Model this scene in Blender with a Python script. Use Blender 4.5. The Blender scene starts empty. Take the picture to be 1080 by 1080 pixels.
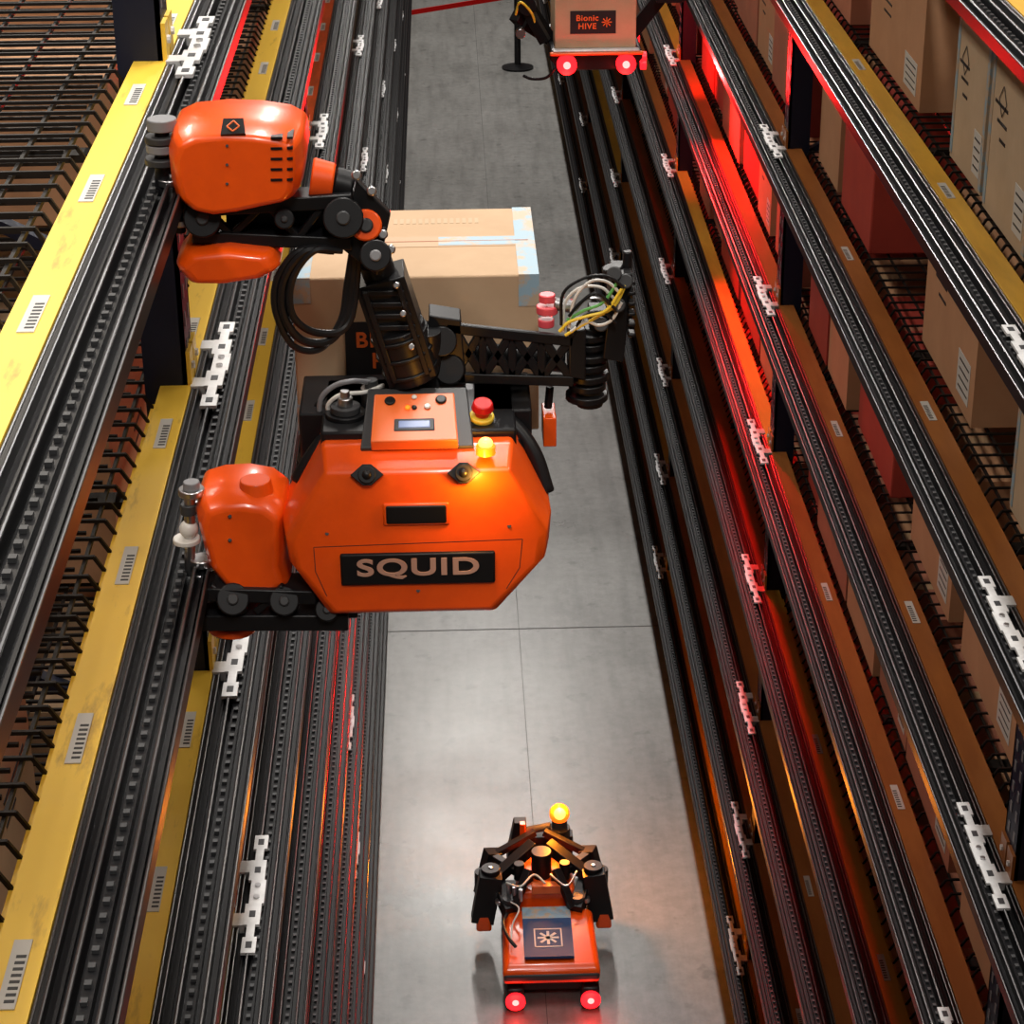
import bpy, bmesh, math, random
from mathutils import Vector, Matrix
random.seed(7)
H = 6.0
S = bpy.context.scene
try:
    S.view_settings.view_transform = 'Standard'
except Exception:
    pass

# ------------------------------------------------------------------ materials
def mat(name, col, rough=0.5, metal=0.0, col2=None, scale=8.0, lo=0.4, hi=0.65, bump=0.0, emit=None, es=0.0, rvar=0.0, stretch=None, coat=0.0, spec=0.5):
    m = bpy.data.materials.new(name); m.use_nodes = True
    nt = m.node_tree; b = nt.nodes['Principled BSDF']
    b.inputs['Base Color'].default_value = (*col, 1)
    b.inputs['Roughness'].default_value = rough
    b.inputs['Metallic'].default_value = metal
    b.inputs['Coat Weight'].default_value = coat
    b.inputs['Coat Roughness'].default_value = .12
    b.inputs['Specular IOR Level'].default_value = spec
    if emit:
        b.inputs['Emission Color'].default_value = (*emit, 1)
        b.inputs['Emission Strength'].default_value = es
    if col2 or bump or rvar:
        tc = nt.nodes.new('ShaderNodeTexCoord')
        mp = nt.nodes.new('ShaderNodeMapping')
        if stretch: mp.inputs['Scale'].default_value = stretch
        nt.links.new(tc.outputs['Object'], mp.inputs['Vector'])
        n = nt.nodes.new('ShaderNodeTexNoise')
        n.inputs['Scale'].default_value = scale; n.inputs['Detail'].default_value = 6
        n.inputs['Roughness'].default_value = 0.65
        nt.links.new(mp.outputs['Vector'], n.inputs['Vector'])
        if col2:
            r = nt.nodes.new('ShaderNodeValToRGB')
            r.color_ramp.elements[0].position = lo; r.color_ramp.elements[1].position = hi
            r.color_ramp.elements[0].color = (*col2, 1); r.color_ramp.elements[1].color = (*col, 1)
            nt.links.new(n.outputs['Fac'], r.inputs['Fac'])
            nt.links.new(r.outputs['Color'], b.inputs['Base Color'])
        if rvar:
            mr = nt.nodes.new('ShaderNodeMapRange')
            mr.inputs['From Min'].default_value = .3; mr.inputs['From Max'].default_value = .7
            mr.inputs['To Min'].default_value = max(0.02, rough-rvar); mr.inputs['To Max'].default_value = rough+rvar
            nt.links.new(n.outputs['Fac'], mr.inputs['Value'])
            nt.links.new(mr.outputs['Result'], b.inputs['Roughness'])
        if bump:
            bp = nt.nodes.new('ShaderNodeBump'); bp.inputs['Strength'].default_value = bump
            bp.inputs['Distance'].default_value = 0.01
            nt.links.new(n.outputs['Fac'], bp.inputs['Height'])
            nt.links.new(bp.outputs['Normal'], b.inputs['Normal'])
    return m

ORANGE = mat('orange_shell', (0.90, 0.095, 0.004), .30, col2=(0.84, 0.084, 0.004), scale=30, coat=.3)
ORANGE_P = mat('orange_panel', (0.80, 0.15, 0.03), .4)
BLACK = mat('black_plastic', (0.007, 0.007, 0.008), .40, spec=.3)
BLACKM = mat('black_anodised', (0.006, 0.006, 0.007), .36, rvar=.03, scale=.8, stretch=(2, .5, 2), spec=.16)
BLACKE = mat('black_edge', (0.15, 0.15, 0.155), .30, metal=.9)
DGREY = mat('dark_grey_plastic', (0.035, 0.036, 0.038), .45, spec=.35)
GREY = mat('grey_plastic', (0.20, 0.20, 0.21), .45)
STEEL = mat('steel', (0.55, 0.55, 0.56), .28, metal=1.0)
ZINC = mat('zinc_plate', (0.72, 0.72, 0.72), .42, metal=.2, col2=(.58, .58, .58), scale=25)
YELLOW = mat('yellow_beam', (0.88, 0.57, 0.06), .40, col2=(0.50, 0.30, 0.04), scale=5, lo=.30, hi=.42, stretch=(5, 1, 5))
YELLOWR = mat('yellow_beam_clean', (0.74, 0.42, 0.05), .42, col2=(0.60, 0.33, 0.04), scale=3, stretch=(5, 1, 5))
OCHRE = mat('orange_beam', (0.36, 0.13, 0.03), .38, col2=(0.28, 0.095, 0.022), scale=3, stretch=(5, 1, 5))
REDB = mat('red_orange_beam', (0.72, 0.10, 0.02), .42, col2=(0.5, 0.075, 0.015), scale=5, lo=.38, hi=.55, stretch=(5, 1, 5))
NAVY = mat('navy_upright', (0.008, 0.012, 0.03), .45, spec=.3)
WIRE = mat('wire_mesh', (0.012, 0.010, 0.009), .5, spec=.25)
CARD = mat('cardboard', (0.50, 0.27, 0.145), .8, col2=(0.44, 0.23, 0.12), scale=6, lo=.35, hi=.65, bump=.05)
CARD2 = mat('cardboard_red_brown', (0.44, 0.17, 0.10), .75, col2=(0.38, 0.14, 0.085), scale=6)
CARDR = mat('cardboard_red_glow', (0.46, 0.06, 0.04), .6, col2=(0.40, 0.05, 0.035), scale=6)  # brown cartons with the red lamp glow put into their colour
CARD3 = mat('cardboard_pale', (0.50, 0.345, 0.215), .8, col2=(0.45, 0.305, 0.185), scale=6)
CARD4 = mat('cardboard_light', (0.52, 0.39, 0.26), .8, col2=(0.46, 0.34, 0.22), scale=6)
TAPE = mat('clear_tape', (0.26, 0.38, 0.46), .5, col2=(0.44, 0.34, 0.24), scale=20, lo=.44, hi=.54, spec=.3)
TAPEB = mat('brown_tape', (0.44, 0.29, 0.17), .55, spec=.3)
LABEL = mat('paper_label', (0.55, 0.54, 0.51), .6)
INK = mat('label_ink', (0.015, 0.015, 0.018), .5)
INKO = mat('label_orange_ink', (0.85, 0.16, 0.03), .5)
BLUEL = mat('blue_label', (0.02, 0.055, 0.15), .6, spec=.25)
SILV = mat('copper_silver_letter', (0.62, 0.36, 0.27), .4, metal=.3)
REDP = mat('red_plastic', (0.6, 0.01, 0.01), .3)
PINK = mat('pink_rubber', (0.75, 0.08, 0.10), .4)
YELP = mat('yellow_plastic', (0.85, 0.6, 0.05), .35)
GREENP = mat('green_wire', (0.12, 0.4, 0.1), .4)
WHITEP = mat('white_plastic', (0.65, 0.63, 0.58), .35)
LCD = mat('lcd', (0.15, 0.2, 0.35), .2, emit=(.25, .3, .55), es=.25)
RED_E = mat('red_lamp', (0.9, 0.02, 0.02), .3, emit=(1, 0.012, 0.02), es=2.2)
RED_C = mat('red_lamp_core', (0.9, 0.3, 0.3), .3, emit=(1, 0.16, 0.15), es=4)
AMB_E = mat('amber_lamp', (1, .2, .01), .3, emit=(1, 0.13, 0.005), es=1.8)
AMB_C = mat('amber_lamp_core', (1, .6, .2), .3, emit=(1, 0.40, 0.07), es=3.0)
JOINT = mat('floor_joint', (0.07, 0.07, 0.068), .7)

def floor_mat():
    m = mat('polished_concrete', (0.2, 0.2, 0.2), .3)
    nt = m.node_tree; b = nt.nodes['Principled BSDF']
    tc = nt.nodes.new('ShaderNodeTexCoord')
    def noise(sc, det=8, ro=.62, st=None):
        n = nt.nodes.new('ShaderNodeTexNoise'); n.inputs['Scale'].default_value = sc; n.inputs['Detail'].default_value = det; n.inputs['Roughness'].default_value = ro
        if st:
            mp = nt.nodes.new('ShaderNodeMapping'); mp.inputs['Scale'].default_value = st
            nt.links.new(tc.outputs['Object'], mp.inputs['Vector']); nt.links.new(mp.outputs['Vector'], n.inputs['Vector'])
        else: nt.links.new(tc.outputs['Object'], n.inputs['Vector'])
        return n
    def ramp(src, p0, c0, p1, c1):
        r = nt.nodes.new('ShaderNodeValToRGB')
        r.color_ramp.elements[0].position = p0; r.color_ramp.elements[0].color = (*c0, 1)
        r.color_ramp.elements[1].position = p1; r.color_ramp.elements[1].color = (*c1, 1)
        nt.links.new(src, r.inputs['Fac']); return r.outputs['Color']
    n1 = noise(1.0); n2 = noise(16, ro=.7); n4 = noise(3, st=(3.5, .35, 1)); n5 = noise(7, det=3)
    n6 = noise(2.2, det=10, ro=.75, st=(1, .6, 1))
    n3 = nt.nodes.new('ShaderNodeTexVoronoi'); n3.inputs['Scale'].default_value = 3.2; n3.feature = 'F1'
    nt.links.new(tc.outputs['Object'], n3.inputs['Vector'])
    a = ramp(n1.outputs['Fac'], .3, (.185, .184, .175), .7, (.25, .248, .238))
    c2 = ramp(n2.outputs['Fac'], .3, (.7, .7, .7), .6, (1, 1, 1))
    c3 = ramp(n3.outputs['Distance'], .02, (.35, .35, .35), .05, (1, 1, 1))
    c4 = ramp(n4.outputs['Fac'], .33, (.72, .72, .72), .55, (1, 1, 1))
    c5 = ramp(n5.outputs['Fac'], .30, (.6, .6, .6), .38, (1, 1, 1))
    c6 = ramp(n6.outputs['Fac'], .36, (.75, .75, .75), .44, (1, 1, 1))
    def mul(a, c):
        x = nt.nodes.new('ShaderNodeMixRGB'); x.blend_type = 'MULTIPLY'; x.inputs['Fac'].default_value = .8
        nt.links.new(a, x.inputs['Color1']); nt.links.new(c, x.inputs['Color2']); return x.outputs['Color']
    c = mul(mul(mul(mul(mul(a, c2), c3), c4), c5), c6)
    nt.links.new(c, b.inputs['Base Color'])
    mr = nt.nodes.new('ShaderNodeMapRange')
    mr.inputs['From Min'].default_value = .3; mr.inputs['From Max'].default_value = .7
    mr.inputs['To Min'].default_value = .26; mr.inputs['To Max'].default_value = .36
    nt.links.new(n1.outputs['Fac'], mr.inputs['Value']); nt.links.new(mr.outputs['Result'], b.inputs['Roughness'])
    bp = nt.nodes.new('ShaderNodeBump'); bp.inputs['Strength'].default_value = .06; bp.inputs['Distance'].default_value = .01
    nt.links.new(n2.outputs['Fac'], bp.inputs['Height']); nt.links.new(bp.outputs['Normal'], b.inputs['Normal'])
    return m
FLOOR = floor_mat()

# ------------------------------------------------------------------ mesh builder
class MB:
    def __init__(s): s.bm = bmesh.new(); s.mats = []
    def mi(s, m):
        if m not in s.mats: s.mats.append(m)
        return s.mats.index(m)
    def poly(s, vs, m):
        f = s.bm.faces.new(vs); f.material_index = s.mi(m); return f
    def box(s, x0, x1, y0, y1, z0, z1, m, rot=None):
        P = [Vector((x, y, z)) for z in (z0, z1) for y in (y0, y1) for x in (x0, x1)]
        if rot is not None:
            c = Vector(((x0+x1)/2, (y0+y1)/2, (z0+z1)/2)); P = [c+rot@(p-c) for p in P]
        v = [s.bm.verts.new(p) for p in P]
        for q in ((0,2,3,1),(4,5,7,6),(0,1,5,4),(2,6,7,3),(0,4,6,2),(1,3,7,5)):
            s.poly([v[i] for i in q], m)
    def cyl(s, a, b, r, m, r2=None, seg=20, cap=True):
        a = Vector(a); b = Vector(b); r2 = r if r2 is None else r2
        d = (b-a).normalized()
        u = d.orthogonal().normalized(); w = d.cross(u)
        A = []; B = []
        for i in range(seg):
            t = 2*math.pi*i/seg; o = u*math.cos(t)+w*math.sin(t)
            A.append(s.bm.verts.new(a+o*r)); B.append(s.bm.verts.new(b+o*r2))
        for i in range(seg):
            j = (i+1) % seg; s.poly([A[i], A[j], B[j], B[i]], m)
        if cap: s.poly(A[::-1], m); s.poly(B, m)
    def bar(s, a, b, w, h, m, up=(0,0,1)):
        a = Vector(a); b = Vector(b); d = (b-a).normalized()
        up = Vector(up); x = d.cross(up)
        if x.length < 1e-4: x = d.cross(Vector((0,1,0)))
        x.normalize(); z = x.cross(d)
        P = []
        for e in (a, b):
            for (i, j) in ((-1,-1),(1,-1),(1,1),(-1,1)):
                P.append(s.bm.verts.new(e + x*i*w/2 + z*j*h/2))
        for q in ((3,2,1,0),(4,5,6,7),(0,1,5,4),(1,2,6,5),(2,3,7,6),(3,0,4,7)):
            s.poly([P[i] for i in q], m)
    def sph(s, c, r, m, sc=(1,1,1), seg=20):
        M = Matrix.Translation(Vector(c)) @ Matrix.Diagonal((sc[0], sc[1], sc[2], 1))
        g = bmesh.ops.create_uvsphere(s.bm, u_segments=seg, v_segments=seg//2, radius=r, matrix=M)
        k = s.mi(m)
        for v in g['verts']:
            for f in v.link_faces: f.material_index = k
    def tube(s, pts, r, m, seg=8, n=6):
        P = [Vector(p) for p in pts]; P = [2*P[0]-P[1]]+P+[2*P[-1]-P[-2]]
        out = []
        for i in range(1, len(P)-2):
            for k in range(n):
                t = k/n; a, b, c, d = P[i-1], P[i], P[i+1], P[i+2]
                out.append(.5*((2*b)+(c-a)*t+(2*a-5*b+4*c-d)*t*t+(3*b-a-3*c+d)*t**3))
        out.append(P[-2])
        rings = []; u = None
        for i, p in enumerate(out):
            d = (out[min(i+1, len(out)-1)]-out[max(i-1, 0)]).normalized()
            if u is None: u = d.orthogonal().normalized()
            u = (u-d*u.dot(d)).normalized(); w = d.cross(u)
            rings.append([s.bm.verts.new(p+(u*math.cos(2*math.pi*j/seg)+w*math.sin(2*math.pi*j/seg))*r) for j in range(seg)])
        for a, b in zip(rings, rings[1:]):
            for j in range(seg):
                k = (j+1) % seg; s.poly([a[j], a[k], b[k], b[j]], m)
        s.poly(rings[0][::-1], m); s.poly(rings[-1], m)
    def loft(s, rings, m, cap=True):
        R = [[s.bm.verts.new(p) for p in r] for r in rings]
        n = len(R[0])
        for a, b in zip(R, R[1:]):
            for j in range(n):
                k = (j+1) % n; s.poly([a[j], a[k], b[k], b[j]], m)
        if cap: s.poly(R[0][::-1], m); s.poly(R[-1], m)
    def slab(s, q, th, m):
        q = [Vector(p) for p in q]
        nrm = (q[1]-q[0]).cross(q[2]-q[1]).normalized()
        s.loft([q, [p-nrm*th for p in q]], m)
    def obj(s, name, parent=None, origin=(0,0,0), bevel=0, seg=2, sub=0, ang=35):
        o = Vector(origin)
        bmesh.ops.translate(s.bm, verts=s.bm.verts, vec=-o)
        bmesh.ops.recalc_face_normals(s.bm, faces=s.bm.faces)
        me = bpy.data.meshes.new(name); s.bm.to_mesh(me); s.bm.free()
        for m in s.mats: me.materials.append(m)
        for p in me.polygons: p.use_smooth = True
        if not sub: me.set_sharp_from_angle(angle=math.radians(ang))
        ob = bpy.data.objects.new(name, me); S.collection.objects.link(ob)
        if parent: ob.parent = parent
        else: ob.location = o
        if bevel:
            b = ob.modifiers.new('bevel', 'BEVEL'); b.width = bevel; b.segments = seg; b.limit_method = 'ANGLE'; b.angle_limit = math.radians(30)
        if sub:
            q = ob.modifiers.new('sub', 'SUBSURF'); q.levels = sub; q.render_levels = sub
        return ob

def empty(name, loc):
    e = bpy.data.objects.new(name, None); e.location = loc; e.empty_display_size = .1
    S.collection.objects.link(e); return e

def text(name, body, loc, size, m, parent, origin, rot=(math.pi/2, 0, 0), ext=.001, sx=1.0, bold=0.0):
    c = bpy.data.curves.new(name, 'FONT'); c.body = body; c.size = size; c.extrude = ext
    c.align_x = 'CENTER'; c.align_y = 'CENTER'; c.space_character = 1.1; c.offset = bold
    c.materials.append(m)
    o = bpy.data.objects.new(name, c); S.collection.objects.link(o)
    o.parent = parent; o.location = Vector(loc)-Vector(origin); o.rotation_euler = rot; o.scale = (sx, 1, 1)
    return o

def area(name, loc, sx, sy, power, col=(1, 1, 1), rot=(0, 0, 0)):
    l = bpy.data.lights.new(name, 'AREA'); l.shape = 'RECTANGLE'; l.size = sx; l.size_y = sy; l.energy = power; l.color = col
    o = bpy.data.objects.new(name, l); o.location = loc; o.rotation_euler = rot; S.collection.objects.link(o); return o
def point(name, loc, power, col, r=.03, parent=None, origin=(0,0,0)):
    l = bpy.data.lights.new(name, 'POINT'); l.energy = power; l.color = col; l.shadow_soft_size = r
    o = bpy.data.objects.new(name, l); o.location = Vector(loc)-Vector(origin); S.collection.objects.link(o)
    if parent: o.parent = parent
    return o

# ------------------------------------------------------------------ floor
mb = MB(); mb.box(-3, 4, -3, 36, -.1, 0, FLOOR); fl = mb.obj('floor')
mb = MB()
mb.box(-3, 4, 10.957, 10.966, 0, .0012, JOINT)
mb.box(.3445, .3475, -3, 36, 0, .0010, JOINT)
mb.obj('joints', fl)

# ------------------------------------------------------------------ racks + rails
LB = [.892+.57*k for k in range(9)]
RB = [1.03+.57*k for k in range(9)]
LY = [.13+3.5*k for k in range(10)]
RY = [.40+3.5*k for k in range(10)]
Y0, Y1 = -1.5, 32.0

def build_rail(side, b, ys):
    xe = 1.066 if side > 0 else -.36
    X = lambda u: xe+side*u
    zt = H-b
    mb = MB()
    def st(u0, u1, v0, v1, m, ya=Y0, yb=Y1):
        a, c = sorted((X(u0), X(u1))); mb.box(a, c, ya, yb, zt+v0, zt+v1, m)
    st(0, .093, -.034, -.029, BLACKM)
    st(0, .004, -.029, -.008, BLACKM)
    st(.004, .008, -.029, -.024, BLACKM)
    st(.008, .012, -.029, -.012, BLACKM)
    st(.012, .018, -.029, -.022, BLACKM)
    st(.018, .024, -.029, -.004, BLACKM)
    st(.034, .050, -.029, -.014, BLACKM)
    st(.055, .060, -.029, -.001, BLACKM)
    st(.060, .066, -.029, -.016, BLACKM)
    st(.066, .069, -.029, -.008, BLACKM)
    st(.069, .080, -.029, -.018, BLACKM)
    st(.080, .093, -.029, -.004, BLACKM)
    for u, v, r in ((.021, -.005, .0028), (.0575, -.002, .0028), (.082, -.004, .002), (.091, -.004, .002), (.002, -.008, .0022)):
        mb.cyl((X(u), Y0, zt+v), (X(u), Y1, zt+v), r, BLACKE, seg=8)
    y = .6
    while y < 15:
        a, c = sorted((X(.038), X(.046))); mb.box(a, c, y, y+.009, zt-.014, zt-.009, DGREY)
        y += .030
    for yu in ys:
        yc = yu+.05
        for (a0, a1, w0, w1) in ((-.20, -.15, .042, .070), (-.15, -.11, .048, .064), (-.11, -.04, .040, .072), (-.04, .04, .036, .066), (.04, .11, .040, .072), (.11, .15, .048, .064), (.15, .20, .042, .070)):
            st(w0, w1, -.004, .002, ZINC, yc+a0, yc+a1)
        for dy in (-.175, -.075, .075, .175):
            st(.050, .062, .002, .0030, INK, yc+dy-.010, yc+dy+.010)
        for dy in (-.02, .02):
            mb.cyl((X(.052), yc+dy, zt+.002), (X(.052), yc+dy, zt+.006), .006, STEEL, seg=8)
        for dy in (-.09, .09):
            st(.070, .095, -.02, .001, ZINC, yc+dy-.02, yc+dy+.02)
    return mb.obj('guide_rail')

for b in LB: build_rail(-1, b, LY)
for b in RB: build_rail(1, b, RY)

def build_rack(side, levels, ys):
    xe = 1.066 if side > 0 else -.36
    X = lambda u: xe+side*u
    rack = empty('storage_rack', (X(.5), 15, 0)); O = rack.location
    def bx(mb, u0, u1, y0, y1, z0, z1, m):
        a, c = sorted((X(u0), X(u1))); mb.box(a, c, y0, y1, z0, z1, m)
    mb = MB()
    for y in ys:
        for u in (.10, 1.05):
            bx(mb, u, u+.008, y-.05, y+.05, 0, H-.25, NAVY)
            bx(mb, u, u+.075, y-.05, y-.042, 0, H-.25, NAVY)
            bx(mb, u, u+.075, y+.042, y+.05, 0, H-.25, NAVY)
            bx(mb, u-.005, u+.10, y-.07, y+.07, 0, .012, NAVY)
        z = .2
        while z < H-.4:
            mb.bar((X(.17), y, z), (X(1.05), y, z+.45), .03, .02, NAVY)
            z += .9
    mb.obj('uprights', rack, O)
    mb = MB()
    for y in ys[:4]:
        z = H-.3
        while z > H-4:
            for dy in (-.022, .022):
                bx(mb, .0985, .100, y+dy-.006, y+dy+.006, z-.012, z+.012, GREY)
            z -= .05
    mb.obj('upright_slots', rack, O)
    mb = MB(); lb = MB()
    for li, b in enumerate(levels):
        z = H-b
        for i in range(-1, len(ys)):
            ya = ys[i]+.05 if i >= 0 else Y0
            yb = ys[i+1]-.05 if i+1 < len(ys) else Y1
            if side < 0:
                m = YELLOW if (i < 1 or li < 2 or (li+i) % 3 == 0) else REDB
            else:
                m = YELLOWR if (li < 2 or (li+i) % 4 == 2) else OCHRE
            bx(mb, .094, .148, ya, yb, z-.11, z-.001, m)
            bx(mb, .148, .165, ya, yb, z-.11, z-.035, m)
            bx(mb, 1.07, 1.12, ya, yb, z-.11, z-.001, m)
            for ye, sg in ((ya, 1), (yb, -1)):
                bx(mb, .093, .100, min(ye, ye-sg*.045), max(ye, ye-sg*.045), z-.16, z+.06, m)
                for dz in (-.13, -.09, .03):
                    mb.cyl((X(.093), ye-sg*.02, z+dz), (X(.088), ye-sg*.02, z+dz), .007, ZINC, seg=8)
        y = 1.39
        while y < (14 if side < 0 else 8):
            if min(abs(y-q) for q in ys) > .15:
                bx(lb, .110, .130, y, y+.12, z-.001, z+.0006, LABEL)
                for k in range(8):
                    bx(lb, .112, .123, y+.01+k*.011, y+.01+k*.011+.005, z+.0006, z+.0010, DGREY)
            y += .48 if side < 0 else 1.2
    mb.obj('beams', rack, O)
    lb.obj('barcode_labels', rack, O)
    mb = MB()
    for li, b in enumerate(levels):
        z = H-b-.012
        y = .4
        ymax = 20 if li < 6 else 12
        w = .0027
        while y < ymax:
            bx(mb, .175, 1.07, y-w, y+w, z-w, z+w, WIRE)
            mb.bar((X(.176), y, z), (X(.158), y, z-.03), .0054, .0054, WIRE)
            if side < 0: bx(mb, .21, 1.07, y+.02-w, y+.02+w, z-.03-w, z-.03+w, WIRE)
            y += .062
        for u in (.158, .19, .25, .33, .42, .52, .62, .74, .86, .98):
            zz = z-.03 if u < .16 else z
            bx(mb, u-w, u+w, .2, ymax, zz-.011, zz-.004, WIRE)
        y = .9
        while y < ymax:
            bx(mb, .15, 1.07, y-.02, y+.02, z-.045, z-.033, WIRE)
            y += 1.16
    mb.obj('wire_decks', rack, O)
    return rack
rl = build_rack(-1, LB, LY)
rr = build_rack(1, RB, RY)

# ------------------------------------------------------------------ cartons
def carton(mb, x0, x1, y0, y1, z0, z1, face, m=CARD, label=True):
    mb.box(x0, x1, y0, y1, z0, z1, m)
    ym = (y0+y1)/2
    mb.box(x0-.0006, x1+.0006, ym-.024, ym+.024, z1-.05, z1+.0007, TAPEB if m is not CARDR else CARD2)
    xf = x0 if face < 0 else x1
    e = .0012*face
    a, c = sorted((xf, xf+e))
    if label:
        mb.box(a, c, y0+(y1-y0)*.08, y0+(y1-y0)*.30, z0+(z1-z0)*.08, z0+(z1-z0)*.34, LABEL)
        a2, c2 = sorted((xf, xf+e*1.6))
        for k in range(4):
            mb.box(a2, c2, y0+(y1-y0)*.10, y0+(y1-y0)*.27, z0+(z1-z0)*(.12+k*.055), z0+(z1-z0)*(.132+k*.055), INK)
        for k in range(3):
            mb.box(a, c, y0+(y1-y0)*.60, y0+(y1-y0)*(.90-.08*k), z0+(z1-z0)*(.62-k*.09), z0+(z1-z0)*(.64-k*.09), INK)

def hero(x0, x1, y0, y1, b, h, m=CARD, wrap=False, mark=True):
    mb = MB(); z0 = H-b-.006
    carton(mb, x0, x1, y0, y1, z0, z0+h, -1, m, label=mark)
    if wrap:
        for (ya, yb) in ((y0-.001, y0+.022), (y1-.022, y1+.001)):
            mb.box(x0-.0015, x0+.05, ya, yb, z0+.01, z0+h+.001, TAPE)
        mb.box(x0-.0014, x0+.05, y0, y1, z0+h-.022, z0+h+.0014, TAPE)
    if mark:
        yc = y0+(y1-y0)*.72; zc = z0+h*.66; r = .035
        P = [Vector((x0-.0018, yc+r*a, zc+r*c)) for a, c in ((0, 1), (1, 0), (0, -1), (-1, 0))]
        for p, q in zip(P, P[1:]+P[:1]): mb.bar(p, q, .003, .001, INK, up=(1, 0, 0))
    return mb.obj('cardboard_box', origin=((x0+x1)/2, (y0+y1)/2, z0), bevel=.006)
B1, B2, B3, B4 = RB[1], RB[2], RB[3], RB[4]
hero(1.26, 1.80, 5.02, 5.36, B1, .40, CARD4, True)
hero(1.25, 1.80, 4.55, 4.95, B1, .42, CARD4, True)
hero(1.26, 1.80, 5.75, 6.50, B1, .34, CARD)
hero(1.25, 1.80, 6.25, 6.75, B2, .44, CARDR, mark=False)  # red glow painted in as carton colour
hero(1.27, 1.80, 4.95, 5.55, B2, .42, CARD)
hero(1.26, 1.80, 4.02, 4.50, B2, .42, CARD4, True)
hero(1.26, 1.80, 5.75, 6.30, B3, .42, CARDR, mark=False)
hero(1.27, 1.80, 5.0, 5.5, B3, .40, CARD)
hero(1.27, 1.80, 4.3, 4.85, B3, .38, CARD)
rnd = random.Random(11)
mb = MB()
taken = {1: (4.3, 6.7), 2: (3.9, 6.85), 3: (4.1, 6.4)}
for li, b in enumerate(RB):
    y = 1.0
    while y < 24:
        w = rnd.uniform(.28, .62); h = rnd.uniform(.34, .46)
        t = taken.get(li)
        hit = t and (y+w > t[0] and y < t[1])
        post = any(abs(q-(y+w/2)) < w/2+.06 for q in RY)
        if not hit and not post and rnd.random() < .96:
            x0 = 1.235+rnd.uniform(0, .03)
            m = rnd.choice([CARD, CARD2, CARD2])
            if 6.4 < y < 12 and rnd.random() < .4: m = CARDR  # some cartons near the far robot carry its red glow as colour
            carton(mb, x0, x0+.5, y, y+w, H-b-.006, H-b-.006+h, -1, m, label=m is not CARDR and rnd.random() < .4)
            y += w+rnd.uniform(.01, .06)
        else:
            y += .12
mb.obj('stacked_cardboard_boxes', origin=(1.5, 10, 0))
mb = MB()
for li, b in enumerate(LB[1:], 1):
    y = .6
    while y < 22:
        w = rnd.uniform(.3, .6); h = rnd.uniform(.20, .36)
        post = any(abs(q-(y+w/2)) < w/2+.06 for q in LY)
        if not post and rnd.random() < .88:
            x1 = -.66-rnd.uniform(0, .08)
            carton(mb, x1-.55, x1, y, y+w, H-b-.006, H-b-.006+h, 1, rnd.choice([CARD, CARD3, CARD]))
        y += w+rnd.uniform(.03, .12)
mb.obj('stacked_cardboard_boxes', origin=(-1, 10, 0))

# ------------------------------------------------------------------ climbing robot
# T(): image pixels unprojected by the camera -> metres at depth y in the aisle
def T(u, v, y):
    t = (540-v)/2333.0
    k = (.4326-.9011*t)/(.9015+.4327*t)
    z = -k*y; w = .9011*y-.4327*z
    x = (u-540)*w/2333+.0321*y+.0074*z
    return Vector((x, y, H+z))
def shell(mb, outline, y0, y1, m, s0=.8, s1=.85, f=.22, sh=0.0):
    ym = (y0+y1)/2
    P = [T(u, v, ym) for u, v in outline]
    c = sum(P, Vector())/len(P)
    d = y1-y0
    def ring(y, s, dz=0): return [Vector((c.x+(p.x-c.x)*s, y, c.z+(p.z-c.z)*s+dz)) for p in P]
    mb.loft([ring(y0, s0, sh), ring(y0+f*.4*d, (s0+1)/2+.04, sh*.5), ring(y0+f*d, 1), ring(y1-.22*d, 1), ring(y1, s1)], m)

O = Vector((-.055, 3.0, H-1.4))
rob = empty('climbing_warehouse_robot', O)
cx, cz = -.055, H-1.40
out = [(-.131, .127), (.138, .127), (.194, .018), (.190, -.030), (.115, -.127), (-.135, -.127), (-.190, -.030), (-.195, .018)]
def ring(y, sx, sz, dz=0): return [Vector((cx+a*sx, y, cz+c*sz+dz)) for a, c in out]
mb = MB()
mb.loft([ring(2.832, .90, .76, -.020), ring(2.842, .965, .89, -.011), ring(2.880, 1, 1), ring(2.97, .99, .98), ring(2.985, .93, .9)], ORANGE)
mb.obj('body_shell', rob, O, bevel=.004, seg=3)
mb = MB()
mb.box(-.225, .115, 2.97, 3.12, H-1.49, H-1.262, BLACK)
mb.box(-.19, .09, 2.90, 3.10, H-1.30, H-1.262, BLACK)
mb.loft([[T(540,470,2.9), T(556,455,3.0), T(580,520,3.02), T(578,536,2.93)], [T(520,480,2.92), T(540,465,3.02), T(560,520,3.04), T(560,536,2.95)]], BLACK)
mb.loft([[T(345,470,2.9), T(330,450,3.0), T(312,480,3.02), T(318,495,2.93)], [T(365,480,2.92), T(350,465,3.02), T(330,490,3.04), T(338,505,2.95)]], BLACK)
mb.tube([T(500, 440, 2.98), T(536, 446, 2.97), T(562, 478, 2.95), T(577, 522, 2.93)], .013, BLACK)
mb.tube([T(372, 452, 2.94), T(345, 458, 2.94), T(326, 480, 2.93), T(312, 505, 2.92)], .010, BLACK)
mb.obj('chassis', rob, O, bevel=.006)
mb = MB()
def rect(u0, u1, v0, v1, y, th, m):
    a = T(u0, v1, y); c = T(u1, v0, y); mb.box(a.x, c.x, y-th, y+.01, a.z, c.z, m)
rect(404, 474, 529, 553, 2.832, .003, ORANGE)
rect(407, 471, 531, 551, 2.832, .0045, BLACK)
rect(360, 522, 581, 614, 2.833, .006, BLACK)
mb.obj('face_slots', rob, O, bevel=.0035, seg=3)
mb = MB()
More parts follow.
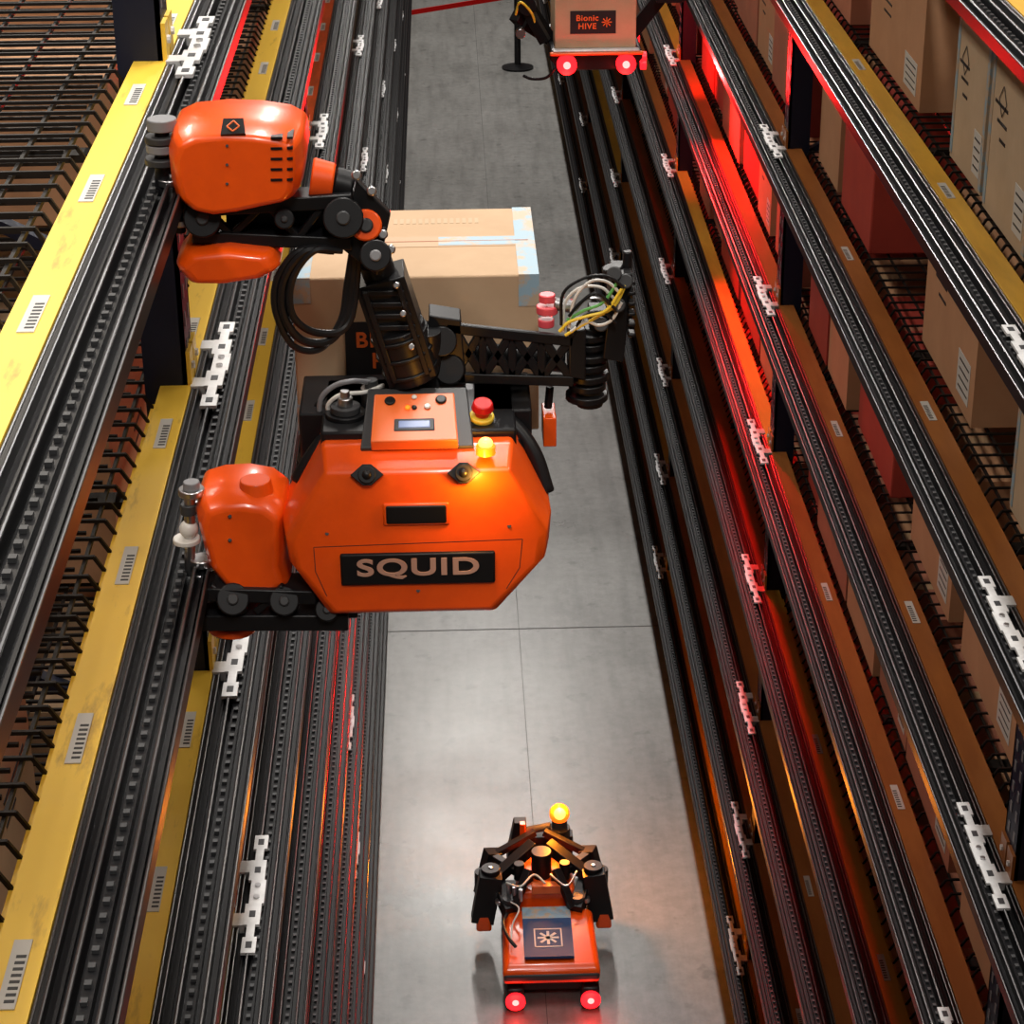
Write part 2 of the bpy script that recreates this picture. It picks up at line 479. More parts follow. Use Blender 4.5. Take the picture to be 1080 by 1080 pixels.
for u in (387, 489):
    c = T(u, 499, 2.834)
    n = Vector((0, -.90, .43)); a1 = Vector((1, 0, 0)); a2 = n.cross(a1).normalized()
    P = [c+a1*.0235, c+a1*.006+a2*.015, c-a1*.006+a2*.015, c-a1*.0235, c-a1*.006-a2*.015, c+a1*.006-a2*.015]
    mb.loft([[p+n*.003 for p in P], [p-n*.012 for p in P]], BLACK)
    mb.cyl(c+n*.003, c+n*.007, .0125, BLACK, seg=20)
    mb.sph(c+n*.006, .007, BLACK)
mb.obj('eye_sensors', rob, O, bevel=.001)
mb = MB()
def seam(pts, y):
    for a, c in zip(pts, pts[1:]):
        mb.bar(T(*a, y), T(*c, y), .0012, .0012, INK)
seam([(331, 574), (333, 600), (345, 626)], 2.8325); seam([(331, 574), (551, 570)], 2.8325); seam([(551, 570), (548, 600), (534, 622)], 2.8325)
for (u, v) in ((441, 622), (345, 560), (537, 556)): mb.cyl(T(u, v, 2.838), T(u, v, 2.8315), .0028, DGREY, seg=10)
mb.obj('face_seams', rob, O)
c = T(441, 598, 2.8265)
text('nameplate_text', 'SQUID', (c.x, 2.8265, c.z), .037, SILV, rob, O, sx=1.5, bold=.0009)

# --- control panel
mb = MB()
q = [T(380, 471, 2.868), T(500, 471, 2.868), T(492, 408, 2.965), T(388, 408, 2.965)]
mb.slab(q, .03, DGREY)
q = [T(391, 467, 2.862), T(483, 467, 2.862), T(479, 417, 2.945), T(395, 417, 2.945)]
nn = (q[1]-q[0]).cross(q[2]-q[1]).normalized()
mb.slab([p+nn*.006 for p in q], .02, ORANGE_P)
def onp(s, t, h=.006):
    a = q[0].lerp(q[1], s); b_ = q[3].lerp(q[2], s); return a.lerp(b_, t)+nn*h
for s, t, m, r in ((.2, .83, BLACK, .008), (.42, .68, AMB_E, .004), (.5, .9, WHITEP, .004), (.66, .70, WHITEP, .005), (.83, .84, BLACK, .008), (.5, .68, BLACK, .004)):
    mb.cyl(onp(s, t), onp(s, t, .010), r, m, seg=14)
mb.slab([onp(.26, .2, .0075), onp(.74, .2, .0075), onp(.74, .46, .0075), onp(.26, .46, .0075)], .004, DGREY)
mb.slab([onp(.31, .25, .0085), onp(.69, .25, .0085), onp(.69, .41, .0085), onp(.31, .41, .0085)], .004, LCD)
c = T(508, 440, 2.93)
a = Vector((.08, -.28, 1)).normalized()
mb.cyl(c-a*.03, c-a*.004, .022, DGREY); mb.cyl(c-a*.004, c+a*.004, .018, YELP); mb.cyl(c+a*.004, c+a*.014, .011, REDP); mb.cyl(c+a*.014, c+a*.026, .0165, REDP, r2=.014)
mb.slab([T(448, 440, 2.95), T(500, 440, 2.95), T(500, 404, 3.02), T(448, 404, 3.02)], .03, GREY)
mb.obj('control_panel', rob, O, bevel=.002)
mb = MB()
c = T(512, 468, 2.850)
mb.cyl(c-Vector((0, 0, .016)), c-Vector((0, 0, .004)), .014, AMB_E); mb.sph(c+Vector((0, 0, .0)), .0105, AMB_C, sc=(1, 1, .8))
mb.obj('beacon_lamp', rob, O)
point('beacon_light', c+Vector((-.010, -.045, -.032)), .75, (1, .42, .05), .008, rob, O)
# --- connectors
mb = MB()
c = T(365, 440, 2.96)
mb.cyl(c-Vector((0, 0, .03)), c+Vector((0, 0, .012)), .030, BLACK); mb.cyl(c+Vector((0, 0, .012)), c+Vector((0, 0, .022)), .022, DGREY)
mb.cyl(c+Vector((0, 0, .022)), c+Vector((0, 0, .034)), .011, STEEL); mb.cyl(c+Vector((0.0, 0, .034)), c+Vector((0, 0, .045)), .007, STEEL)
c2 = T(392, 412, 3.0); mb.cyl(c2-Vector((0, 0, .03)), c2+Vector((0, 0, .008)), .016, STEEL); mb.cyl(c2+Vector((0, 0, .008)), c2+Vector((0, 0, .02)), .010, DGREY)
c3 = T(335, 448, 2.99); mb.cyl(c3-Vector((0, 0, .05)), c3+Vector((0, 0, .01)), .012, GREY)
mb.tube([T(338, 450, 2.98), T(338, 420, 2.98), T(352, 405, 2.98), T(372, 400, 2.98), T(392, 402, 3.0)], .0042, GREY)
mb.tube([T(350, 440, 2.97), T(346, 425, 2.97), T(360, 414, 2.97), T(385, 412, 2.98), T(405, 405, 3.0)], .0035, WHITEP)
mb.tube([T(325, 480, 3.0), T(322, 450, 3.0), T(335, 425, 3.0), T(345, 410, 3.0)], .005, BLACK)
mb.obj('connectors', rob, O, bevel=.001)

# --- upper arm housing
mb = MB()
shell(mb, [(184,168),(181,140),(187,121),(205,113),(240,110),(275,112),(305,117),(322,126),(325,150),(321,180),(312,192),(285,197),(255,203),(228,206),(205,201),(190,188)], 2.865, 3.03, ORANGE, .84, .8, f=.35, sh=-.006)
mb.obj('upper_motor_housing', rob, O, bevel=.006, seg=3)
mb = MB()
for i in range(5):
    for (u, ln) in ((292, 12), (306, 6)):
        v = 141+i*11
        a = T(u-ln/2, v+2.5, 2.866); c = T(u+ln/2, v, 2.866); mb.box(a.x, c.x, 2.8635, 2.90, a.z, c.z, BLACK)
for v in (150, 170, 190):
    mb.cyl(T(240, v, 2.870), T(240, v, 2.863), .002, DGREY, seg=8)
mb.slab([T(233,138,2.864), T(259,137,2.864), T(257,121,2.880), T(236,121,2.880)], .006, BLACK)
P = [T(246,135,2.8632), T(253,130,2.868), T(247,124,2.875), T(240,130,2.868)]
for p, qq in zip(P, P[1:]+P[:1]): mb.bar(p+Vector((0,-.002,.001)), qq+Vector((0,-.002,.001)), .0016, .0016, ORANGE_P)
mb.obj('housing_vents', rob, O)
mb = MB()
shell(mb, [(188,262),(200,248),(245,244),(290,250),(300,266),(282,276),(240,282),(205,281)], 2.87, 3.0, ORANGE)
mb.obj('upper_lower_cover', rob, O, bevel=.006, seg=3)
mb = MB()
mb.cyl(T(328, 186, 2.94), T(352, 190, 2.94), .030, ORANGE, r2=.026); mb.cyl(T(352, 190, 2.94), T(372, 196, 2.94), .022, BLACK)
mb.cyl(T(386, 236, 2.90), T(386, 236, 2.95), .022, ORANGE); mb.cyl(T(386, 236, 2.895), T(386, 236, 2.90), .010, DGREY)
mb.obj('joint_collars', rob, O, bevel=.003)
mb = MB()
yA = 2.93
mb.bar(T(196, 212, yA), T(372, 205, yA), .05, .020, BLACK, up=(0, 0, 1))
mb.bar(T(205, 240, yA), T(372, 250, yA), .05, .018, BLACK, up=(0, 0, 1))
for (u0, v0, u1, v1) in ((215, 212, 245, 244), (245, 244, 280, 210), (280, 210, 315, 248), (315, 248, 345, 208), (345, 208, 366, 250)):
    mb.bar(T(u0, v0, yA-.015), T(u1, v1, yA-.015), .012, .010, BLACK)
for u, v, r in ((214, 226, .026), (362, 228, .028), (300, 228, .014)):
    mb.cyl(T(u, v, yA-.04), T(u, v, yA+.04), r, BLACK); mb.cyl(T(u, v, yA-.044), T(u, v, yA-.04), r*.35, DGREY)
mb.box(T(222,0,yA).x, T(350,0,yA).x, 2.955, 3.0, H-1.0, H-.93, BLACK)
mb.slab([T(362, 262, 2.91), T(398, 290, 2.91), T(412, 225, 2.91), T(376, 188, 2.91)], .018, BLACK)
mb.slab([T(362, 262, 2.97), T(398, 290, 2.97), T(412, 225, 2.97), T(376, 188, 2.97)], .018, BLACK)
mb.cyl(T(396, 268, 2.88), T(396, 268, 3.0), .022, BLACK); mb.cyl(T(396, 268, 2.876), T(396, 268, 2.88), .008, GREY)
for (u, v) in ((376, 183), (392, 200), (404, 246), (412, 262)): mb.cyl(T(u, v, 2.90), T(u, v, 2.915), .007, STEEL, seg=12)
mb.obj('carriage_arm', rob, O, bevel=.003)
mb = MB()
A = T(396, 275, 2.97); Bp = T(436, 395, 2.99); d = (Bp-A)
mb.cyl(A, A+d*.22, .024, BLACK); mb.bar(A+d*.10, A+d*.98, .072, .060, BLACK, up=(0, 1, 0))
mb.cyl(A+d*.55, A+d, .040, BLACK)
for k in range(3):
    p = A+d*(.60+k*.15); mb.cyl(p, p+d*.03, .043, BLACK)
for sgn in (-1, 1):
    off = d.cross(Vector((0, 1, 0))).normalized()*.024*sgn
    mb.bar(A+d*.15+off+Vector((0, -.034, 0)), A+d*.95+off+Vector((0, -.034, 0)), .008, .006, BLACK, up=(0, 1, 0))
for t in (.2, .3, .4, .5):
    mb.bar(A+d*t+Vector((-.03, -.032, 0)), A+d*t+Vector((.03, -.032, 0)), .006, .008, BLACK)
mb.cyl(T(452, 348, 2.99), T(452, 405, 3.0), .018, BLACK)
for (u, v) in ((418, 300), (425, 330), (434, 365)): mb.cyl(T(u, v, 2.925), T(u, v, 2.935), .005, STEEL, seg=10)
mb.obj('lifting_leg', rob, O, bevel=.003)
mb = MB()
for (dx, r) in ((0, .0062), (9, .0055), (-7, .005)):
    mb.tube([T(352+dx, 262, 2.91), T(322+dx, 262, 2.9), T(300+dx, 290, 2.9), T(298+dx, 325, 2.9), T(316+dx, 354-dx, 2.91), T(345+dx, 358-dx, 2.92), T(364+dx*.6, 335, 2.93), T(370+dx*.6, 300, 2.94), T(374+dx*.4, 265, 2.94)], r, BLACK, n=8)
mb.obj('cable_loops', rob, O)
mb = MB()
for (u, v, r, h, m) in ((172, 132, .020, .016, GREY), (172, 145, .023, .010, DGREY), (172, 155, .021, .012, GREY), (172, 168, .023, .010, DGREY), (170, 126, .012, .006, STEEL),
                     (180, 190, .017, .010, STEEL), (190, 190, .010, .02, STEEL), (188, 214, .018, .010, STEEL), (192, 232, .016, .010, STEEL), (205, 196, .010, .014, STEEL)):
    c = T(u, v, 2.93); mb.cyl(c, c+Vector((0, 0, h)), r, m)
mb.cyl(T(172, 200, 2.93), T(172, 130, 2.93), .010, BLACK)
mb.cyl(T(190, 240, 2.93), T(190, 180, 2.93), .009, BLACK)
mb.cyl(T(172, 170, 2.93), T(200, 170, 2.95), .012, BLACK)
for (u, v, r, h, m) in ((203, 516, .019, .010, STEEL), (203, 510, .012, .012, GREY), (200, 536, .012, .016, DGREY), (198, 566, .020, .008, WHITEP), (214, 590, .018, .012, STEEL), (212, 604, .014, .010, STEEL), (220, 625, .018, .010, STEEL)):
    c = T(u, v, 2.9); mb.cyl(c, c+Vector((0, 0, h)), r, m)
mb.sph(T(200, 552, 2.9), .014, WHITEP)
mb.cyl(T(201, 600, 2.9), T(201, 512, 2.9), .008, STEEL)
mb.cyl(T(214, 640, 2.9), T(214, 585, 2.9), .009, BLACK)
mb.cyl(T(200, 530, 2.9), T(225, 530, 2.92), .010, STEEL)
mb.obj('guide_wheels', rob, O, bevel=.0015)
mb = MB()
shell(mb, [(214,540),(209,520),(215,503),(236,497),(262,496),(287,501),(304,514),(304,545),(303,575),(310,597),(296,606),(262,607),(238,594),(222,572)], 2.86, 3.0, ORANGE, .80, .8, f=.3, sh=-.004)
mb.obj('lower_motor_housing', rob, O, bevel=.006, seg=3)
mb = MB()
c = T(270, 508, 2.90); mb.cyl(c-Vector((0, 0, .02)), c+Vector((0, 0, .010)), .028, ORANGE, r2=.022)
for v in (540, 565): mb.cyl(T(243, v, 2.870), T(243, v, 2.857), .003, DGREY, seg=8)
mb.obj('housing_boss', rob, O, bevel=.004)
mb = MB()
yB = 2.88
mb.bar(T(212, 612, yB), T(335, 618, yB), .06, .022, BLACK)
mb.bar(T(215, 642, yB), T(368, 645, yB), .06, .026, BLACK)
mb.box(T(300,0,yB).x, T(350,0,yB).x, 2.87, 3.02, T(0,640,2.9).z, T(0,605,2.9).z, BLACK)
for u, v, r in ((246, 627, .024), (300, 630, .022), (345, 640, .018)):
    mb.cyl(T(u, v, yB-.035), T(u, v, yB+.04), r, BLACK); mb.cyl(T(u, v, yB-.039), T(u, v, yB-.035), r*.35, DGREY)
for (u0, v0, u1, v1) in ((222, 612, 260, 640), (270, 640, 300, 614)):
    mb.bar(T(u0, v0, yB-.02), T(u1, v1, yB-.02), .014, .012, BLACK)
mb.cyl(T(245, 658, 2.9), T(245, 650, 2.9), .036, ORANGE)
mb.obj('lower_carriage', rob, O, bevel=.003)

# --- right arm
mb = MB()
yR = 3.04
for yy in (yR-.035, yR+.03):
    mb.bar(T(470, 345, yy), T(605, 362, yy), .010, .016, BLACK, up=(0, 0, 1))
    mb.bar(T(478, 398, yy), T(605, 404, yy), .010, .016, BLACK, up=(0, 0, 1))
    for k in range(4):
        u0 = 478+k*31
        mb.bar(T(u0, 345+k*4, yy), T(u0+31, 398+k, yy), .007, .013, BLACK)
        mb.bar(T(u0, 398+k, yy), T(u0+31, 348+k*4, yy), .007, .013, BLACK)
        mb.bar(T(u0, 345+k*4, yy), T(u0, 398+k, yy), .007, .013, BLACK)
for (u, v) in ((466, 360), (474, 390)): mb.cyl(T(u, v, yR-.05), T(u, v, yR+.05), .022, BLACK)
mb.slab([T(452, 405, 3.0), T(492, 405, 3.0), T(486, 338, 3.0), T(452, 332, 3.0)], .05, BLACK)
mb.cyl(T(500, 372, yR), T(595, 384, yR), .016, BLACK)
for k in range(7):
    v = 350+k*11
    c = T(622-k*.5, v, yR); mb.cyl(c-Vector((0, 0, .011)), c, .032-.001*(k % 2)*4, BLACK, seg=18)
mb.cyl(T(622, 430, yR), T(622, 345, yR), .020, DGREY)
mb.slab([T(600, 400, yR-.04), T(618, 404, yR-.04), T(618, 350, yR-.04), T(600, 352, yR-.04)], .06, BLACK)
mb.slab([T(636, 382, yR-.03), T(658, 386, yR-.03), T(668, 292, yR-.03), T(646, 292, yR-.03)], .06, BLACK)
mb.slab([T(622, 352, yR-.02), T(655, 356, yR-.02), T(655, 334, yR-.02), T(622, 334, yR-.02)], .05, BLACK)
for (u, v) in ((648, 292), (660, 300), (652, 325), (634, 345)): mb.cyl(T(u, v, yR-.045), T(u, v, yR+.03), .011, DGREY)
mb.cyl(T(662, 290, yR), T(662, 268, yR), .007, BLACK); mb.cyl(T(648, 295, yR), T(646, 284, yR), .016, BLACK)
for k in range(6):
    v = 300+k*11; mb.bar(T(662, v, yR-.034), T(670, v, yR-.034), .02, .006, BLACK)
mb.obj('handling_arm', rob, O, bevel=.002)
mb = MB()
for (u, v, r) in ((577, 316, .012), (577, 328, .016), (576, 342, .012)):
    c = T(u, v, yR); mb.cyl(c-Vector((0, 0, .006)), c+Vector((0, 0, .006)), r, PINK)
mb.cyl(T(584, 322, yR), T(606, 326, yR), .010, STEEL)
mb.box(T(571,0,yR).x, T(586,0,yR).x, 3.0, 3.06, T(0,462,yR).z, T(0,432,yR).z, ORANGE)
mb.cyl(T(578, 432, 3.03), T(580, 410, 3.03), .006, BLACK)
mb.obj('suction_wheels', rob, O, bevel=.0015)
mb = MB()
wr = [(WHITEP, [(594,352),(596,322),(612,306),(634,306),(648,318)]), (WHITEP, [(600,348),(606,318),(622,300),(640,300),(654,312)]),
      (YELP, [(590,352),(600,342),(620,336),(640,330),(656,308)]), (YELP, [(596,356),(610,348),(628,338),(648,326),(660,304)]),
      (GREENP, [(598,340),(616,330),(636,322),(652,300)]), (BLACK, [(592,345),(594,312),(616,296),(640,294),(658,306)]),
      (WHITEP, [(602,352),(618,342),(632,346),(646,340),(656,322)]), (STEEL, [(606,330),(618,318),(634,318),(644,328)]),
      (BLACK, [(600,336),(612,322),(630,312),(650,330)]), (BLACK, [(604,356),(616,336),(636,332),(650,344)])]
for i, (m, p) in enumerate(wr): mb.tube([T(u, v, yR-.045-.004*(i % 3)) for u, v in p], .0024, m)
mb.obj('wire_harness', rob, O)

# --- carried carton
x0, x1 = T(309, 330, 3.15).x, T(568, 330, 3.15).x
z1, z0 = T(0, 291, 3.15).z, T(0, 291, 3.15).z-.255
Ob = Vector(((x0+x1)/2, 3.3, z0)); cb = empty('cardboard_box', Ob)
mb = MB(); mb.box(x0, x1, 3.15, 3.475, z0, z1, CARD3); mb.obj('carton', cb, Ob, bevel=.003)
mb = MB()
e = .0008
mb.box(x0+.03, x1-.03, 3.285, 3.335, z1-.002, z1+e, TAPEB)
mb.box(x1-.030, x1+e, 3.15-e, 3.475+e, z1-.05, z1+e, TAPE)
mb.box(x1-.15, x1-.030, 3.29, 3.33, z1-.002, z1+e*1.4, TAPE)
mb.box(x0-e, x0+.028, 3.15-e, 3.475+e, z1-.04, z1+e, TAPE)
mb.box(x0-e, x0+.035, 3.15-e, 3.3, z0-e, z0+.05, TAPE)
mb.obj('tape', cb, Ob)
mb = MB()
for k in range(14):
    xx = x0+.15+k*.010; mb.box(xx, xx+.006, 3.40, 3.425, z1-.001, z1+.0006, CARD4)
mb.box(x0+.01, x1-.01, 3.309, 3.311, z1, z1+.0013, CARD2)
a = T(366, 404, 3.149); c = T(462, 338, 3.149); mb.box(a.x, c.x, 3.1488, 3.15, a.z, c.z, INK)
mb.obj('printing', cb, Ob)
text('label_text', 'BIONIC\nHIVE', ((a.x+c.x)/2+.006, 3.1485, (a.z+c.z)/2+.004), .034, INKO, cb, Ob, ext=.0005, bold=.0008)

# ------------------------------------------------------------------ floor robot
O2 = Vector((.37, 7.95, 0)); r2 = empty('climbing_warehouse_robot', O2)
mb = MB()
mb.box(.17, .56, 7.62, 8.30, .07, .17, BLACK)
for x in (.175, .495):
    mb.box(x, x+.075, 7.55, 7.68, .02, .13, BLACK)
for x in (.21, .53):
    for y in (7.75, 8.22): mb.cyl((x-.03, y, .06), (x+.03, y, .06), .06, BLACK)
mb.obj('chassis', r2, O2, bevel=.01)
mb = MB()
mb.loft([[Vector((.165, 7.56, .15)), Vector((.570, 7.56, .15)), Vector((.560, 7.97, .15)), Vector((.175, 7.97, .15))],
         [Vector((.160, 7.555, .215)), Vector((.575, 7.555, .215)), Vector((.565, 7.97, .225)), Vector((.17, 7.97, .225))],
         [Vector((.180, 7.585, .235)), Vector((.555, 7.585, .235)), Vector((.545, 7.95, .25)), Vector((.19, 7.95, .25))]], ORANGE)
mb.box(.165, .57, 7.550, 7.575, .17, .205, DGREY)
mb.loft([[Vector((.22, 7.98, .17)), Vector((.52, 7.98, .17)), Vector((.50, 8.32, .17)), Vector((.24, 8.32, .17))],
         [Vector((.25, 8.0, .31)), Vector((.49, 8.0, .31)), Vector((.46, 8.28, .33)), Vector((.28, 8.28, .33))]], ORANGE)
for x in (.055, .585):
    mb.loft([[Vector((x, 8.00, .10)), Vector((x+.07, 8.00, .10)), Vector((x+.07, 8.14, .10)), Vector((x, 8.14, .10))],
             [Vector((x+.01, 8.01, .25)), Vector((x+.06, 8.01, .25)), Vector((x+.06, 8.12, .25)), Vector((x+.01, 8.12, .25))]], ORANGE)
mb.obj('body_shell', r2, O2, bevel=.012, seg=3)
mb = MB()
mb.box(.255, .465, 7.60, 7.87, .25, .262, BLUEL); mb.box(.255, .465, 7.87, 7.955, .25, .2625, TAPE)
cxs, cys = .36, 7.73
for k in range(8):
    t = k*math.pi/4; mb.bar((cxs, cys, .2632), (cxs+.046*math.cos(t), cys+.046*math.sin(t), .2632), .012, .0015, LABEL)
for (xa, xb, ya, yb) in ((.30, .42, 7.665, 7.671), (.30, .42, 7.79, 7.796), (.30, .306, 7.665, 7.795), (.414, .42, 7.665, 7.795)):
    mb.box(xa, xb, ya, yb, .262, .2634, LABEL)
mb.obj('top_label', r2, O2)
mb = MB()
for sg in (-1, 1):
    X = lambda d: .348+sg*d
    # folded arms: diagonal links rising to the centre, upright wrists at the sides
    mb.bar((X(.03), 8.20, .42), (X(.22), 8.06, .33), .05, .05, BLACK)
    mb.bar((X(.05), 8.02, .36), (X(.21), 8.20, .36), .035, .035, BLACK)
    mb.bar((X(.225), 8.04, .38), (X(.265), 8.04, .14), .07, .10, BLACK)
    mb.bar((X(.21), 8.22, .38), (X(.26), 8.20, .16), .06, .07, BLACK)
    mb.bar((X(.14), 7.93, .25), (X(.20), 8.10, .30), .06, .07, BLACK)
    mb.bar((X(.06), 8.04, .40), (X(.13), 7.93, .27), .035, .03, BLACK)
    mb.bar((X(.02), 8.30, .42), (X(.20), 8.22, .36), .03, .03, BLACK)
    mb.cyl((X(.225), 8.06, .30), (X(.225), 8.06, .40), .042, BLACK)
    mb.cyl((X(.262), 8.12, .10), (X(.262), 8.12, .34), .034, BLACK)
    mb.cyl((X(.225), 8.06, .40), (X(.225), 8.06, .405), .010, STEEL)
    mb.cyl((X(.15), 7.96, .25), (X(.15), 7.96, .31), .028, DGREY)
    mb.cyl((X(.10), 8.06, .34), (X(.10), 8.06, .42), .024, BLACK)
    mb.cyl((X(.19), 7.99, .26), (X(.19), 7.99, .28), .018, STEEL)
mb.cyl((.348, 8.12, .3), (.348, 8.12, .44), .045, BLACK)
mb.bar((.22, 8.36, .32), (.50, 8.36, .32), .06, .10, BLACK)
mb.loft([[Vector((.20, 8.30, .26)), Vector((.30, 8.30, .26)), Vector((.30, 8.40, .26)), Vector((.20, 8.40, .26))], [Vector((.235, 8.33, .45)), Vector((.29, 8.33, .45)), Vector((.29, 8.38, .45)), Vector((.235, 8.38, .45))]], BLACK)
mb.obj('folded_legs', r2, O2, bevel=.005)
mb = MB()
mb.tube([(.19, 7.9, .27), (.17, 7.8, .29), (.19, 7.7, .29), (.22, 7.66, .27)], .008, BLACK)
mb.tube([(.20, 7.95, .30), (.24, 7.85, .33), (.21, 7.78, .30), (.2, 7.7, .27)], .004, WHITEP)
mb.tube([(.19, 8.0, .36), (.25, 7.93, .39), (.31, 8.0, .40), (.36, 7.96, .38)], .005, WHITEP)
mb.tube([(.38, 8.0, .40), (.45, 7.94, .38), (.50, 8.02, .40)], .005, STEEL)
for k, x in enumerate((.20, .225, .25)):
    mb.cyl((x, 7.99-.02*k, .30), (x, 7.99-.02*k, .36), .010, STEEL, seg=10)
mb.box(.30, .44, 7.98, 8.02, .31, .35, ORANGE_P)
mb.cyl((.28, 8.34, .40), (.40, 8.33, .43), .018, DGREY)
mb.cyl((.44, 8.35, .33), (.44, 8.35, .41), .048, BLACK)
mb.box(.26, .285, 8.30, 8.33, .40, .46, ORANGE)
mb.obj('harness', r2, O2, bevel=.002)
mb = MB()
mb.cyl((.44, 8.36, .40), (.44, 8.36, .45), .035, DGREY); mb.sph((.44, 8.36, .475), .046, AMB_E)
mb.sph((.44, 8.333, .492), .028, AMB_C)
mb.obj('beacon_lamp', r2, O2)
point('beacon_light', (.44, 8.33, .57), 32, (1, .26, .012), .05, r2, O2)
mb = MB()
for x in (.213, .532):
    mb.cyl((x, 7.55, .075), (x, 7.535, .075), .042, RED_E); mb.cyl((x, 7.537, .075), (x, 7.532, .075), .014, RED_C)
    point('tail_light', (x, 7.49, .07), .6, (1, .03, .02), .02, r2, O2)
mb.obj('tail_lamps', r2, O2)

# ------------------------------------------------------------------ far robot on the right rails
O3 = Vector((.66, 9.8, H-2.4)); r3 = empty('climbing_warehouse_robot', O3)
zb = H-2.375
mb = MB()
mb.loft([[Vector((.50, 9.60, zb-.09)), Vector((.82, 9.60, zb-.09)), Vector((.82, 10.1, zb-.09)), Vector((.50, 10.1, zb-.09))],
         [Vector((.455, 9.60, zb-.04)), Vector((.865, 9.60, zb-.04)), Vector((.865, 10.1, zb-.04)), Vector((.455, 10.1, zb-.04))],
         [Vector((.46, 9.60, zb)), Vector((.86, 9.60, zb)), Vector((.86, 10.1, zb)), Vector((.46, 10.1, zb))]], BLACK)
mb.box(.455, .865, 9.575, 9.60, zb-.02, zb-.005, ORANGE_P)
mb.box(.47, .85, 9.58, 9.62, zb-.006, zb+.006, ZINC)
mb.obj('chassis', r3, O3, bevel=.008)
mb = MB()
z = H-2.17
mb.box(.94, 1.065, 9.80, 10.05, z-.05, z+.04, BLACK)
mb.cyl((1.09, 9.85, z), (1.09, 9.85, z+.03), .03, STEEL); mb.cyl((1.09, 10.0, z), (1.09, 10.0, z+.03), .03, STEEL)
mb.bar((.84, 9.98, zb-.03), (1.0, 9.95, z-.02), .08, .06, BLACK)
for (a, b_) in (((.47, 9.8, zb), (.36, 9.75, zb+.18)), ((.36, 9.75, zb+.18), (.31, 9.7, zb+.10)), ((.47, 9.9, zb-.03), (.35, 9.85, zb+.06)), ((.36, 9.7, zb+.16), (.44, 9.68, zb+.02))):
    mb.bar(a, b_, .05, .045, BLACK)
mb.cyl((.36, 9.66, zb+.18), (.36, 9.80, zb+.18), .04, BLACK); mb.cyl((.33, 9.66, zb+.06), (.33, 9.7, zb+.06), .022, STEEL)
mb.tube([(.31, 9.68, zb+.14), (.33, 9.66, zb+.2), (.38, 9.66, zb+.15), (.40, 9.68, zb+.08)], .006, YELP)
mb.tube([(.48, 9.6, zb-.08), (.44, 9.6, zb-.12), (.38, 9.62, zb-.13), (.34, 9.64, zb-.12)], .007, BLACK)
mb.obj('arms', r3, O3, bevel=.004)
mb = MB()
for x in (.53, .79):
    mb.cyl((x, 9.60, zb-.06), (x, 9.572, zb-.06), .044, RED_E); mb.cyl((x, 9.574, zb-.06), (x, 9.566, zb-.06), .016, RED_C)
    point('tail_light', (x, 9.50, zb-.12), 1.2, (1, .03, .02), .02, r3, O3)
for (y, z) in ((9.66, zb-.05), (10.02, zb-.05), (9.66, zb-.08)):  # red side lamps added beside the glow spots
    mb.cyl((.86, y, z), (.885, y, z), .025, RED_E)
mb.obj('tail_lamps', r3, O3)
def spot(name, loc, tgt, power, col, ang, r, parent, origin):
    l = bpy.data.lights.new(name, 'SPOT'); l.energy = power; l.color = col; l.spot_size = math.radians(ang); l.spot_blend = .8; l.shadow_soft_size = r
    o = bpy.data.objects.new(name, l); o.location = Vector(loc)-Vector(origin); o.parent = parent
    o.rotation_euler = (Vector(tgt)-Vector(loc)).to_track_quat('-Z', 'Y').to_euler(); S.collection.objects.link(o)
spot('red_glow_spot', (.89, 9.62, zb-.10), (1.28, 7.2, zb-.75), 230, (1, .012, .012), 105, .03, r3, O3)  # extra red spot added to throw the robot's glow onto the rack
spot('red_glow_spot', (.89, 10.05, zb-.10), (1.4, 11.0, zb-.3), 50, (1, .02, .012), 120, .03, r3, O3)  # second added red spot, aimed further along the rack
Oc = Vector((.655, 9.8, zb+.006)); cb2 = empty('cardboard_box', Oc)
mb = MB(); mb.box(.478, .835, 9.61, 10.0, zb+.006, zb+.29, CARD3); mb.obj('carton', cb2, Oc, bevel=.004)
mb = MB(); mb.box(.545, .745, 9.608, 9.61, zb+.07, zb+.17, INK); mb.box(.478, .50, 9.608, 10.0, zb+.23, zb+.2908, TAPE)
for k in range(8):
    t = k*math.pi/4; mb.bar((.705, 9.606, zb+.12), (.705+.022*math.cos(t), 9.606, zb+.12+.022*math.sin(t)), .004, .004, INKO)
mb.obj('label', cb2, Oc)
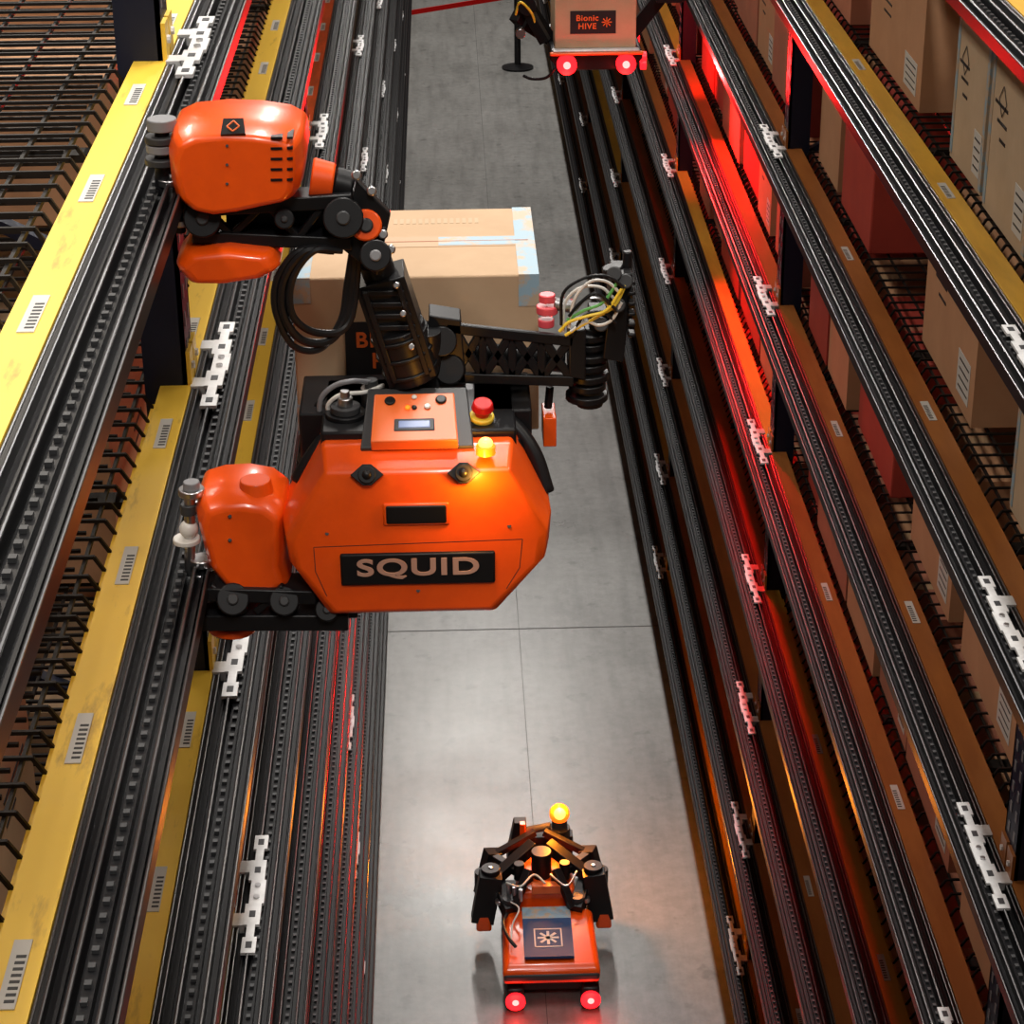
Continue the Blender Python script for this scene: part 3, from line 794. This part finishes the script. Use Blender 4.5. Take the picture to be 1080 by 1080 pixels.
text('label_text', 'Bionic\nHIVE', (.62, 9.607, zb+.12), .036, INKO, cb2, Oc, ext=.0005, bold=.0006)

# ------------------------------------------------------------------ barrier
Os = Vector((.77, 23.5, 0)); bp = empty('belt_barrier_post', Os)
mb = MB()
mb.cyl((.77, 23.5, 0), (.77, 23.5, .02), .17, BLACK, seg=32); mb.cyl((.77, 23.5, .02), (.77, 23.5, .05), .15, BLACK, r2=.04, seg=32)
mb.cyl((.77, 23.5, .04), (.77, 23.5, .92), .035, BLACK); mb.cyl((.77, 23.5, .92), (.77, 23.5, 1.0), .05, BLACK)
mb.obj('post', bp, Os)
mb = MB(); mb.bar((.75, 23.5, .78), (-.34, 22.7, .80), .008, .05, REDP); mb.obj('belt', bp, Os)

# ------------------------------------------------------------------ lighting
for i, y in enumerate((-2.0, 4.5, 11.0, 17.5, 24.0)):
    area('ceiling_or_fill_light', (.35, y, 10.0), .45, 2.4, (290, 260, 280, 270, 850)[i], (1, .955, .90))
for y in (1.0, 7.0, 13.0):  # fill lamps added over unseen side aisles to brighten the shelves
    area('ceiling_or_fill_light', (-3.0, y, 9.6), .45, 2.4, 150, (1, .90, .78))
    area('ceiling_or_fill_light', (3.8, y, 9.6), .45, 2.4, 110, (1, .90, .78))
w = bpy.data.worlds.new('warehouse_ambient'); S.world = w; w.use_nodes = True
w.node_tree.nodes['Background'].inputs['Color'].default_value = (.64, .54, .47, 1)
w.node_tree.nodes['Background'].inputs['Strength'].default_value = .13

# ------------------------------------------------------------------ camera
dY = Vector((-83, 1120, -2333)).normalized()
dZ = -Vector((40, -4860, -2333)); dZ = (dZ-dY*dZ.dot(dY)).normalized()
dX = dY.cross(dZ)
R = Matrix((dX, dY, dZ))
cam = bpy.data.cameras.new('camera'); co = bpy.data.objects.new('camera', cam); S.collection.objects.link(co)
cam.sensor_width = 36; cam.sensor_fit = 'HORIZONTAL'; cam.lens = 36*2333/1080; cam.clip_start = .05; cam.clip_end = 200
M = R.to_4x4(); M.translation = Vector((0, 0, H)); co.matrix_world = M
S.camera = co
